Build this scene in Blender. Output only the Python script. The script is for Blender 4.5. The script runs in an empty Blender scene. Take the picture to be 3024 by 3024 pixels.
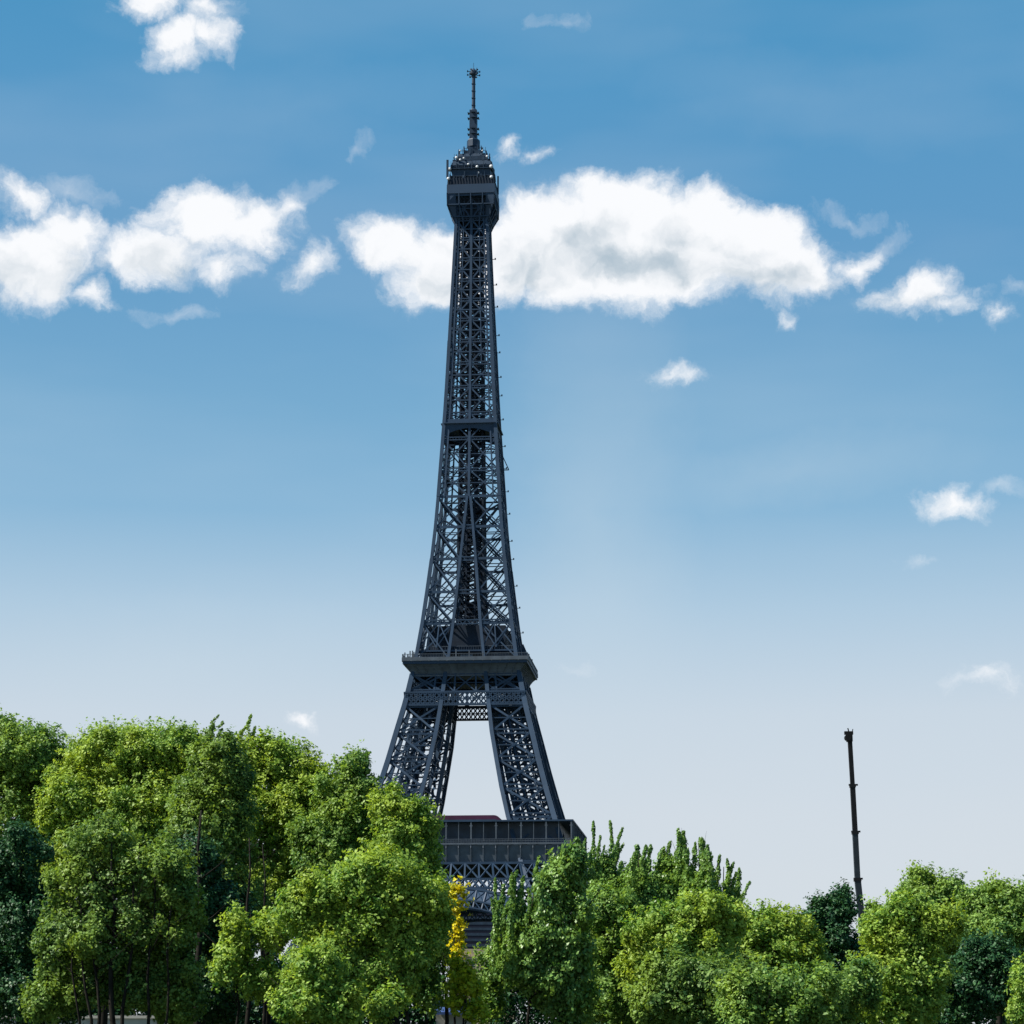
import bpy, math, random
import numpy as np
from mathutils import Vector, Matrix
R = math.radians
random.seed(7); rng = np.random.default_rng(7)
scn = bpy.context.scene
COL = scn.collection

# ------------------------------------------------------------ camera, world, sun, exposure
PITCH = R(12.3); F = 7000.0; HC = 2.0
cd = bpy.data.cameras.new('camera'); cam = bpy.data.objects.new('camera', cd); COL.objects.link(cam)
cam.location = (0, 0, HC); cam.rotation_euler = (R(90) + PITCH, 0, 0)
cd.sensor_width = 36; cd.lens = 36 * F / 3024; cd.clip_start = 0.5; cd.clip_end = 30000
scn.camera = cam
scn.view_settings.view_transform = 'Standard'; scn.view_settings.look = 'None'
scn.view_settings.exposure = 1.02; scn.view_settings.gamma = 1.0
scn.cycles.max_bounces = 6; scn.cycles.transparent_max_bounces = 6

SUN_EL = R(50); SUN_AZ = R(-101)       # azimuth from +Y, negative = to the left
SV = Vector((math.sin(SUN_AZ) * math.cos(SUN_EL), math.cos(SUN_AZ) * math.cos(SUN_EL), math.sin(SUN_EL)))
sl = bpy.data.lights.new('sun', 'SUN'); sl.energy = 5.0; sl.angle = R(0.5); sl.color = (1.0, 0.95, 0.86)
so = bpy.data.objects.new('sun', sl); COL.objects.link(so)
so.rotation_euler = (-SV).to_track_quat('-Z', 'Y').to_euler(); so.location = (0, 0, 60)

def at(px, py, Y):                     # photograph pixel -> point at distance Y
    x = (px - 1512) / F; v = (1512 - py) / F
    dy = math.cos(PITCH) - v * math.sin(PITCH); dz = math.sin(PITCH) + v * math.cos(PITCH)
    return Vector((Y * x / dy, Y, HC + Y * dz / dy))

class NT:
    def __init__(s, nt): s.nt = nt
    def n(s, t, **kw):
        nd = s.nt.nodes.new(t)
        for k, v in kw.items(): setattr(nd, k, v)
        return nd
    def l(s, a, b): s.nt.links.new(a, b)
    def m(s, op, a, b=None, c=None, clamp=False):
        nd = s.n('ShaderNodeMath', operation=op); nd.use_clamp = clamp
        for i, v in enumerate((a, b, c)):
            if v is None: continue
            if isinstance(v, (int, float)): nd.inputs[i].default_value = v
            else: s.l(v, nd.inputs[i])
        return nd.outputs[0]
    def mixc(s, fac, a, b, mode='MIX'):
        nd = s.n('ShaderNodeMix', data_type='RGBA', blend_type=mode)
        for sock, v in ((nd.inputs[0], fac), (nd.inputs[6], a), (nd.inputs[7], b)):
            if isinstance(v, (int, float)): sock.default_value = v
            elif isinstance(v, tuple): sock.default_value = (*v, 1)
            else: s.l(v, sock)
        return nd.outputs[2]
    def ramp(s, fac, stops, interp='LINEAR'):
        nd = s.n('ShaderNodeValToRGB'); cr = nd.color_ramp; cr.interpolation = interp
        while len(cr.elements) < len(stops): cr.elements.new(0.5)
        for e, (p, c) in zip(cr.elements, stops): e.position = p; e.color = (*c, 1) if len(c) == 3 else c
        s.l(fac, nd.inputs[0]); return nd.outputs[0]

world = bpy.data.worlds.new('World'); scn.world = world; world.use_nodes = True
w = NT(world.node_tree); world.node_tree.nodes.clear()
sky = w.n('ShaderNodeTexSky', sky_type='NISHITA'); sky.sun_disc = False
sky.sun_elevation = SUN_EL; sky.sun_rotation = SUN_AZ; sky.air_density = 1.0; sky.dust_density = 1.0; sky.ozone_density = 1.0
tc = w.n('ShaderNodeTexCoord'); sep = w.n('ShaderNodeSeparateXYZ'); w.l(tc.outputs['Generated'], sep.inputs[0])
el = w.m('ARCSINE', sep.outputs[2]); az = w.m('ARCTAN2', sep.outputs[0], sep.outputs[1])
# colour of the air against height above the horizon (0..30 degrees)
elf = w.m('DIVIDE', el, R(30), clamp=True)
def lin(r, g, b): return tuple(((c / 255) / 12.92 if c / 255 <= .04045 else ((c / 255 + .055) / 1.055) ** 2.4) for c in (r, g, b))
SKYGAIN = 0.10
grad = w.ramp(elf, [(0.0, lin(216, 223, 229)), (0.166, lin(211, 220, 229)), (0.245, lin(203, 216, 228)), (0.33, lin(176, 203, 224)), (0.41, lin(138, 183, 215)),
                    (0.49, lin(120, 172, 208)), (0.617, lin(97, 156, 200)), (0.75, lin(84, 152, 198)), (0.83, lin(72, 147, 194)), (1.0, lin(54, 128, 180))])
vec = w.n('ShaderNodeCombineXYZ'); w.l(az, vec.inputs[0]); w.l(el, vec.inputs[1])
# soft wide mottling of thin high haze
hz = w.n('ShaderNodeTexNoise'); hz.inputs['Scale'].default_value = 5; hz.inputs['Detail'].default_value = 4
mp0 = w.n('ShaderNodeMapping'); mp0.inputs['Scale'].default_value = (0.6, 2.2, 1); w.l(vec.outputs[0], mp0.inputs[0]); w.l(mp0.outputs[0], hz.inputs[0])
hzf = w.m('MULTIPLY_ADD', hz.outputs[0], 0.7, -0.30, clamp=True)
grad = w.mixc(hzf, grad, lin(196, 214, 230))
# the ramp holds the photographed colour; nishita supplies daylight variation around it

# clouds, laid out by azimuth and elevation
S = 1932 / 3024
def azel(px, py):
    p = at(px / S, py / S, 1000.0) - Vector((0, 0, HC))
    return math.atan2(p.x, p.y), math.atan2(p.z, math.hypot(p.x, p.y))
K = 1 / (F * S)
warp = w.n('ShaderNodeTexNoise'); warp.inputs['Scale'].default_value = 26; warp.inputs['Detail'].default_value = 7; warp.inputs['Roughness'].default_value = .62
w.l(vec.outputs[0], warp.inputs[0])
wv = w.n('ShaderNodeVectorMath', operation='MULTIPLY_ADD')
wv.inputs[1].default_value = (0.038, 0.030, 0); wv.inputs[2].default_value = (-0.019, -0.015, 0)
w.l(warp.outputs['Color'], wv.inputs[0])
wa = w.n('ShaderNodeVectorMath', operation='ADD'); w.l(wv.outputs[0], wa.inputs[0]); w.l(vec.outputs[0], wa.inputs[1])
def blobs(lst, src, smooth=0.02):
    acc = None
    for b in lst:
        cx, cy, rx, ry = b[:4]; rot = b[4] if len(b) > 4 else 0; k = b[5] if len(b) > 5 else 1.0
        a, e = azel(cx, cy)
        mp = w.n('ShaderNodeMapping', vector_type='TEXTURE')
        mp.inputs['Location'].default_value = (a, e, 0); mp.inputs['Rotation'].default_value = (0, 0, R(rot))
        mp.inputs['Scale'].default_value = (rx * K, ry * K, 1); w.l(src, mp.inputs[0])
        ln = w.n('ShaderNodeVectorMath', operation='LENGTH'); w.l(mp.outputs[0], ln.inputs[0])
        s_ = min(1.6, ry / 60) * k
        v = w.m('MULTIPLY_ADD', ln.outputs['Value'], -s_, s_)
        if acc is None: acc = v
        else: acc = w.m('SMOOTH_MAX', acc, v, smooth)
    return acc
CL = [(1180,425,165,98),(1060,462,190,110),(1300,462,190,100),(900,500,180,84),(745,478,100,62,-8),(830,535,100,54),(1180,522,300,60),(1120,380,70,52),(1215,385,70,58),
      (1420,470,140,84,-14),(1500,505,90,62,-10),(1540,525,60,44),(1612,492,42,28,35),(1470,440,74,44,-25),(1470,540,90,34),(1000,405,80,60),(1350,405,100,50,-22),
      (50,495,130,80,0,.85),(130,445,80,62,0,.8),(35,378,60,34,-10,.9),(90,548,75,36),(182,563,38,26),
      (390,412,110,66,0,.9),(300,470,115,58,10,.85),(480,425,92,54,0,.9),(553,392,42,24,15),(230,485,60,38),(420,495,55,34,0,.9),
      (576,500,52,32,20,.85),(285,4,85,44),(330,78,66,44,15),(400,74,46,36),(330,112,60,28,10),(385,20,50,40,0,.6),
      (972,273,24,20,-30),(1018,284,22,9),(1275,706,50,18),(1735,548,76,42),(1700,560,64,24),(1790,575,50,18),
      (1880,590,20,18),(1490,595,15,13),(1815,955,66,28),(1852,1292,34,15),(566,1349,28,14,0,2.2)]
veil = blobs([(1130,1000,190,560),(330,1250,420,120,4),(1500,890,330,60,4),(1500,180,340,60,-12,.35),(560,200,300,50,8,.3)], wa.outputs[0], 0.2)  # pale glow beside the tower and faint streaks, painted into the sky colour
veilf = w.m('MULTIPLY', w.m('MULTIPLY_ADD', veil, 0.5, 0.10, clamp=True), 0.32)
grad = w.mixc(veilf, grad, lin(203, 219, 230))
skyc = w.mixc(0.06, grad, w.mixc(1.0, sky.outputs[0], (SKYGAIN,) * 3, 'MULTIPLY'))
m1 = blobs(CL, wa.outputs[0])
fine = w.n('ShaderNodeTexNoise'); fine.inputs['Scale'].default_value = 75; fine.inputs['Detail'].default_value = 9; fine.inputs['Roughness'].default_value = .66
w.l(wa.outputs[0], fine.inputs[0])
d = w.m('ADD', m1, w.m('MULTIPLY_ADD', fine.outputs[0], 1.0, -0.5))
alpha = w.n('ShaderNodeMapRange', interpolation_type='SMOOTHSTEP'); alpha.inputs[1].default_value = -0.20; alpha.inputs[2].default_value = 0.52
w.l(d, alpha.inputs[0])
WISP = [(1060,46,45,12,0,.9),(1600,405,45,12,-10,.9),(330,590,70,16,0,.9),(1905,918,40,14),(690,292,34,14,40,.9),(560,385,60,30,20,.8),(1640,460,60,24,20,.7),(395,30,60,34,0,.8),
        (1075,1276,26,8),(130,365,90,24,0,.7),(1915,545,26,14),(1730,1065,30,8)]
m2 = blobs(WISP, wa.outputs[0])
wisp = w.m('MULTIPLY', w.m('MULTIPLY', w.m('ADD', m2, w.m('MULTIPLY_ADD', fine.outputs[0], 0.8, -0.32)), 1.3, clamp=True), 0.6, clamp=True)
alpha_o = w.m('MAXIMUM', alpha.outputs[0], wisp)
GREY = [(1190,495,250,38,-4),(1080,468,95,26,10),(1000,505,130,34),(850,532,90,24),(1420,525,130,26,-6),(60,515,110,30),(340,495,70,18),(1290,450,60,16,-15),(1740,572,60,12)]  # shaded cloud undersides, painted in as grey
g1 = blobs(GREY, wa.outputs[0])
billow = w.n('ShaderNodeTexNoise'); billow.inputs['Scale'].default_value = 34; billow.inputs['Detail'].default_value = 6; billow.inputs['Roughness'].default_value = .5
w.l(wa.outputs[0], billow.inputs[0])
off = w.n('ShaderNodeVectorMath', operation='ADD'); off.inputs[1].default_value = (-0.0035, 0.006, 0); w.l(wa.outputs[0], off.inputs[0])
bil2 = w.n('ShaderNodeTexNoise'); bil2.inputs['Scale'].default_value = 34; bil2.inputs['Detail'].default_value = 6; bil2.inputs['Roughness'].default_value = .5
w.l(off.outputs[0], bil2.inputs[0])
rel = w.m('MULTIPLY', w.m('SUBTRACT', bil2.outputs[0], billow.outputs[0]), 3.6)  # offset towards the sun paints lit and shaded relief onto the clouds
gr = w.m('ADD', w.m('ADD', w.m('MULTIPLY', g1, 0.95), rel), w.m('MULTIPLY_ADD', billow.outputs[0], 2.2, -1.12))
grs = w.n('ShaderNodeMapRange', interpolation_type='SMOOTHSTEP'); grs.inputs[1].default_value = -0.40; grs.inputs[2].default_value = 1.05; w.l(gr, grs.inputs[0])
cc = w.mixc(grs.outputs[0], (0.94, 0.955, 0.98), lin(176, 193, 206))
fin = w.mixc(alpha_o, skyc, cc)
bg = w.n('ShaderNodeBackground'); bg.inputs[1].default_value = 0.502; w.l(fin, bg.inputs[0])
wo = w.n('ShaderNodeOutputWorld'); w.l(bg.outputs[0], wo.inputs[0])
world.cycles.sampling_method = 'MANUAL'; world.cycles.sample_map_resolution = 256

# ------------------------------------------------------------ helpers
def mat(name, base, rough=0.6, spec=0.3, metal=0.0, var=0.12, scale=1.0, bump=0.0, base2=None):
    m = bpy.data.materials.new(name); m.use_nodes = True; t = NT(m.node_tree)
    b = m.node_tree.nodes['Principled BSDF']
    b.inputs['Roughness'].default_value = rough; b.inputs['Specular IOR Level'].default_value = spec; b.inputs['Metallic'].default_value = metal
    co = t.n('ShaderNodeTexCoord'); no = t.n('ShaderNodeTexNoise'); no.inputs['Scale'].default_value = scale; no.inputs['Detail'].default_value = 6
    t.l(co.outputs['Object'], no.inputs[0])
    b2 = base2 or tuple(c * (1 + var * 2) for c in base)
    c = t.ramp(no.outputs[0], [(0.3, tuple(x * (1 - var) for x in base)), (0.7, b2)])
    t.l(c, b.inputs['Base Color'])
    if bump:
        bp = t.n('ShaderNodeBump'); bp.inputs['Strength'].default_value = bump; t.l(no.outputs[0], bp.inputs['Height']); t.l(bp.outputs[0], b.inputs['Normal'])
    return m

def leafmat(name, dark, light, accent=None, trans=0.35, rough=0.5, patch=0.33):
    m = bpy.data.materials.new(name); m.use_nodes = True; t = NT(m.node_tree); m.node_tree.nodes.clear()
    at_ = t.n('ShaderNodeAttribute', attribute_name='tint')
    c = t.ramp(at_.outputs['Fac'], [(0.0, dark), (1.0, light)])
    if accent:
        co = t.n('ShaderNodeTexCoord'); no = t.n('ShaderNodeTexNoise'); no.inputs['Scale'].default_value = patch; no.inputs['Detail'].default_value = 2
        t.l(co.outputs['Object'], no.inputs[0])
        f = t.n('ShaderNodeMapRange'); f.inputs[1].default_value = .46; f.inputs[2].default_value = .72; f.inputs[4].default_value = .6; t.l(no.outputs[0], f.inputs[0])
        c = t.mixc(f.outputs[0], c, accent)
    p = t.n('ShaderNodeBsdfPrincipled'); p.inputs['Roughness'].default_value = rough; p.inputs['Specular IOR Level'].default_value = 0.22; t.l(c, p.inputs['Base Color'])
    tr = t.n('ShaderNodeBsdfTranslucent'); c2 = t.mixc(1.0, c, (1.25, 1.15, 0.55), 'MULTIPLY'); t.l(c2, tr.inputs[0])
    mx = t.n('ShaderNodeMixShader'); mx.inputs[0].default_value = trans; t.l(p.outputs[0], mx.inputs[1]); t.l(tr.outputs[0], mx.inputs[2])
    o = t.n('ShaderNodeOutputMaterial'); t.l(mx.outputs[0], o.inputs[0])
    return m

M = {}
M['iron'] = mat('painted_iron', (0.016, 0.037, 0.070), 0.6, 0.25, 0, 0.14, 0.15)
M['iron_light'] = mat('panel_iron', (0.062, 0.078, 0.098), 0.65, 0.25, 0, 0.18, 0.35)
M['iron_dark'] = mat('dark_iron', (0.009, 0.017, 0.031), 0.7, 0.2, 0, 0.2, 0.4)
M['glass'] = mat('dark_glass', (0.018, 0.032, 0.052), 0.45, 0.3, 0, 0.3, 0.3)
M['magenta'] = mat('crimson_roof', (0.045, 0.008, 0.030), 0.5, 0.3, 0, 0.2, 0.3)
M['dish'] = mat('white_dish', (0.36, 0.38, 0.40), 0.5, 0.3, 0, 0.05, 1)
M['mast'] = mat('mast_paint', (0.008, 0.024, 0.048), 0.5, 0.3, 0, 0.2, 1)
M['black'] = mat('black_boom', (0.006, 0.006, 0.007), 0.6, 0.2, 0, 0.2, 1)
M['slate'] = mat('slate_boom', (0.012, 0.018, 0.024), 0.5, 0.3, 0, 0.2, 1)
M['yellowpaint'] = mat('crane_body_paint', (0.35, 0.33, 0.30), 0.4, 0.5, 0, 0.1, 1)
M['tyre'] = mat('tyre_rubber', (0.02, 0.02, 0.02), 0.8, 0.2)
M['bark'] = mat('bark', (0.012, 0.011, 0.009), 0.9, 0.1, 0, 0.35, 2.5, 0.4)
M['stone'] = mat('pale_stone', (0.42, 0.40, 0.36), 0.85, 0.2, 0, 0.12, 0.8, 0.2)
M['grass'] = mat('lawn_grass', (0.04, 0.05, 0.03), 0.95, 0.1, 0, 0.35, 0.6, 0.3)
M['asphalt'] = mat('asphalt', (0.05, 0.05, 0.052), 0.9, 0.2, 0, 0.2, 2)
M['paving'] = mat('paving_stone', (0.28, 0.26, 0.23), 0.85, 0.2, 0, 0.15, 1.5)
M['navy'] = mat('navy_cladding', (0.008, 0.010, 0.022), 0.6, 0.2, 0, 0.2, 0.05)
M['beige'] = mat('beige_render', (0.34, 0.28, 0.19), 0.85, 0.2, 0, 0.1, 0.2)
M['zinc'] = mat('zinc_roof', (0.13, 0.14, 0.16), 0.5, 0.4, 0, 0.1, 0.3)
M['blue'] = mat('blue_canvas', (0.03, 0.06, 0.16), 0.8, 0.2)
M['white'] = mat('white_paint', (0.72, 0.72, 0.70), 0.5, 0.3, 0, 0.05)

LV = {
 'lime':   leafmat('leaf_lime', (0.060, 0.165, 0.022), (0.32, 0.46, 0.085), (0.38, 0.46, 0.045), 0.42),
 'green':  leafmat('leaf_green', (0.038, 0.125, 0.026), (0.25, 0.39, 0.090), (0.28, 0.39, 0.045), 0.42),
 'olive':  leafmat('leaf_olive', (0.036, 0.100, 0.025), (0.20, 0.32, 0.070), (0.25, 0.35, 0.030), 0.38),
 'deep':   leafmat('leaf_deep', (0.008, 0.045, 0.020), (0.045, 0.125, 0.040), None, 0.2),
 'poplar': leafmat('leaf_poplar', (0.036, 0.115, 0.032), (0.22, 0.37, 0.090), (0.22, 0.34, 0.040), 0.36, 0.36),
 'yellow': leafmat('leaf_yellow', (0.36, 0.36, 0.010), (0.78, 0.68, 0.03), None, 0.4),
 'sulphur':leafmat('leaf_sulphur', (0.14, 0.24, 0.015), (0.46, 0.52, 0.03), None, 0.4),
}

class MB:
    def __init__(s): s.v = []; s.f = []
    def beam(s, a, b, wd, dp=None, up=None):
        a = Vector(a); b = Vector(b); dp = dp or wd; d = b - a
        if d.length < 1e-6: return
        d.normalize(); u = Vector(up) if up else (Vector((0, 0, 1)) if abs(d.z) < .9 else Vector((0, 1, 0)))
        x = d.cross(u); 
        if x.length < 1e-6: x = d.orthogonal()
        x.normalize(); y = x.cross(d); n = len(s.v)
        for p in (a, b):
            for sx, sy in ((-1, -1), (1, -1), (1, 1), (-1, 1)): s.v.append(p + x * (sx * wd / 2) + y * (sy * dp / 2))
        s.f += [(n, n+1, n+2, n+3), (n+4, n+7, n+6, n+5)] + [(n+i, n+4+i, n+4+(i+1) % 4, n+(i+1) % 4) for i in range(4)]
    def box(s, x0, x1, y0, y1, z0, z1):
        n = len(s.v)
        s.v += [Vector(p) for p in ((x0,y0,z0),(x1,y0,z0),(x1,y1,z0),(x0,y1,z0),(x0,y0,z1),(x1,y0,z1),(x1,y1,z1),(x0,y1,z1))]
        s.f += [(n,n+3,n+2,n+1),(n+4,n+5,n+6,n+7),(n,n+1,n+5,n+4),(n+1,n+2,n+6,n+5),(n+2,n+3,n+7,n+6),(n+3,n,n+4,n+7)]
    def quad(s, *p):
        n = len(s.v); s.v += [Vector(q) for q in p]; s.f.append(tuple(range(n, n + len(p))))
    def tube(s, pts, rad, seg=7, cap=True):
        n = len(s.v); k = len(pts)
        for i, p in enumerate(pts):
            p = Vector(p); d = (Vector(pts[min(i+1, k-1)]) - Vector(pts[max(i-1, 0)])).normalized()
            x = d.orthogonal().normalized() if abs(d.z) < .99 else Vector((1, 0, 0)); x = (x - d * x.dot(d)).normalized(); y = d.cross(x)
            for j in range(seg):
                t = 2 * math.pi * j / seg; s.v.append(p + (x * math.cos(t) + y * math.sin(t)) * rad[i])
        for i in range(k - 1):
            for j in range(seg): s.f.append((n+i*seg+j, n+i*seg+(j+1) % seg, n+(i+1)*seg+(j+1) % seg, n+(i+1)*seg+j))
        if cap: s.f += [tuple(n + j for j in range(seg))[::-1], tuple(n + (k-1)*seg + j for j in range(seg))]
    def frustum(s, h0, z0, h1, z1, open_=False):    # square ring wall, half widths h0 at z0, h1 at z1
        n = len(s.v)
        for h, z in ((h0, z0), (h1, z1)):
            for sx, sy in ((-1,-1),(1,-1),(1,1),(-1,1)): s.v.append(Vector((sx*h, sy*h, z)))
        s.f += [(n+i, n+(i+1) % 4, n+4+(i+1) % 4, n+4+i) for i in range(4)]
    def lat(s, a, b, w, nrm, n=None, rail=.16, lace=.09):   # flat laced girder of width w lying in the plane with normal nrm
        a = Vector(a); b = Vector(b); d = (b - a); L = d.length; d.normalize(); x = d.cross(Vector(nrm)).normalized() * (w / 2)
        s.beam(a + x, b + x, rail, rail, nrm); s.beam(a - x, b - x, rail, rail, nrm)
        n = n or max(2, int(L / w))
        for i in range(n):
            p = a + (b - a) * (i / n); q = a + (b - a) * ((i + 1) / n); g = 1 if i % 2 else -1
            s.beam(p + x * g, q - x * g, lace, lace, nrm)
    def build(s, name, m, parent=None, smooth=False, label=None):
        me = bpy.data.meshes.new(name); me.from_pydata([tuple(v) for v in s.v], [], s.f); me.update()
        if smooth: me.polygons.foreach_set('use_smooth', [True] * len(me.polygons))
        o = bpy.data.objects.new(name, me); COL.objects.link(o); me.materials.append(m)
        if parent: o.parent = parent
        if label: o['label'] = label
        return o
def tag(o, label=None, cat=None, group=None, kind=None):
    if label: o['label'] = label
    if cat: o['category'] = cat
    if group: o['group'] = group
    if kind: o['kind'] = kind
    return o
def empty(name, loc=(0, 0, 0), rz=0):
    o = bpy.data.objects.new(name, None); COL.objects.link(o); o.location = loc; o.rotation_euler = (0, 0, rz); o.empty_display_size = 1; return o

# ------------------------------------------------------------ ground
g = MB(); g.quad((-4000, -300, 0), (4000, -300, 0), (4000, 9000, 0), (-4000, 9000, 0)); tag(g.build('ground', M['grass']), kind='structure')
g = MB(); g.quad((-400, 60, .004), (400, 60, .004), (400, 74, .004), (-400, 74, .004)); tag(g.build('road', M['asphalt']), kind='structure')
g = MB(); g.box(-400, 400, 74.002, 84, -.2, .13); tag(g.build('pavement', M['paving']), kind='structure')
g = MB(); g.box(-400, 400, -8, 10, -.2, .12); tag(g.build('path', M['paving']), kind='structure')

# ------------------------------------------------------------ the iron tower
D0 = 765.0; TH = R(5.2)
T = empty('lattice_tower', (-13.2, D0, 0), -TH)
tag(T, 'tall dark iron lattice tower with three platforms and an antenna mast', 'tower')
WP = [(0, 62.3), (57.4, 31.6), (65, 29.2), (75, 26.2), (84, 23.75), (94, 21.3), (100, 19.7), (106, 18.4), (110, 17.5), (113, 17.0), (117.7, 16.1), (123, 15.15), (132, 14.05), (143, 12.7),
      (155, 11.35), (167, 10.35), (179, 9.6), (191, 8.85), (202, 8.15), (211, 7.7), (220, 7.3), (232, 6.8), (242, 6.3), (255, 5.75), (267, 5.25), (277, 5.0)]
GP = [(0, 37.3), (57.4, 17.2), (71, 13.2), (84, 10.6), (95, 8.5), (106, 7.2), (113, 6.4), (118, 5.7), (130, 4.3), (151, 2.5), (174, 0.35), (400, 0.0)]
def ip(T_, z): return float(np.interp(z, [a for a, _ in T_], [b for _, b in T_]))
W = lambda z: ip(WP, z); G = lambda z: ip(GP, z)

def leg_corner(sx, sy, z, k):
    o, i = W(z), G(z); kx, ky = k
    return Vector((sx * (o if kx else i), sy * (o if ky else i), z))
CK = [(1, 1), (0, 1), (1, 0), (0, 0)]
def corner_leg(sx, sy, zs, chord, diag, lace, name, inner=True, chordw=None):
    mb = MB()
    for k in CK:
        for a, b in zip(zs, zs[1:]):
            cw = chord(a); cw = cw * (1 if k == (1, 1) else .8)
            mb.beam(leg_corner(sx, sy, a, k), leg_corner(sx, sy, b, k), cw, cw, (0, 1, 0))
    faces = [((1, 1), (0, 1), (0, 1, 0)), ((1, 1), (1, 0), (1, 0, 0)), ((0, 0), (0, 1), (1, 0, 0)), ((0, 0), (1, 0), (0, 1, 0))]
    for a, b in zip(zs, zs[1:]):
        for fi, (k1, k2, nr) in enumerate(faces):
            p1, p2 = leg_corner(sx, sy, a, k1), leg_corner(sx, sy, a, k2); q1, q2 = leg_corner(sx, sy, b, k1), leg_corner(sx, sy, b, k2)
            dw = diag(a)
            n_ = Vector(nr) * .12
            mb.beam(p1 + n_, q2 + n_, dw, .16, nr); mb.beam(p2 - n_, q1 - n_, dw, .16, nr)
            if lace[3]: mb.lat(q1, q2, lace[2], nr, None, .42, lace[1])
            else: mb.beam(q1, q2, .3, .85 if fi < 2 else .28, (0, 0, 1))
            if lace[3]: mb.beam((p1 + q1) / 2, (p2 + q2) / 2, .3, .2, nr)
            c = (p1 + p2 + q1 + q2) / 4                                   # gusset plate at the crossing
            n = Vector(nr); mb.beam(c - n * .09, c + n * .09, dw * 1.7, dw * 1.7, (0, 0, 1))
        # light bracing across the inside of the leg
        if inner:
            c0 = leg_corner(sx, sy, a, (1, 1)); c1 = leg_corner(sx, sy, b, (0, 0)); c2 = leg_corner(sx, sy, a, (0, 0)); c3 = leg_corner(sx, sy, b, (1, 1))
            mb.beam(c0, c1, .22); mb.beam(c2, c3, .22)
            mb.beam(leg_corner(sx, sy, b, (1, 0)), leg_corner(sx, sy, b, (0, 1)), .3); mb.beam(c1, c3, .3)
    return mb

PIERZ = [0, 14, 28, 42, 51.4, 57.4, 66.4, 75.6, 84.6, 93.4, 102.3, 106.6, 112.4]
for sx in (-1, 1):
    for sy in (-1, 1):
        mb = corner_leg(sx, sy, PIERZ, lambda z: 1.55, lambda z: .62, (.2, .16, 1.3, 1), 'pier')
        # lift tracks and stair flights running up inside the pier
        def mid(z, u, v): 
            o, i = W(z), G(z); return Vector((sx * (i + (o - i) * u), sy * (i + (o - i) * v), z))
        for u, v in ((.32, .3), (.46, .3), (.32, .62), (.46, .62), (.66, .5), (.76, .5)):
            for a, b in zip(PIERZ, PIERZ[1:]): mb.beam(mid(a, u, v), mid(b, u, v), .5, .6)
        z = 58.0; side = 0
        while z < 112:
            a = mid(z, .58 + .3 * side, .25); b = mid(z + 1.5, .88 - .3 * side, .25); mb.beam(a, b, .9, .22)
            a = mid(z, .25, .6 + .3 * side); b = mid(z + 1.5, .25, .9 - .3 * side); mb.beam(a, b, .9, .22)
            mb.beam(mid(z, .3, .3), mid(z, .3, .65), .18); mb.beam(mid(z, .48, .3), mid(z, .48, .65), .18)
            z += 1.5; side = 1 - side
        o = mb.build('pier', M['iron'], T)

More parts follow.
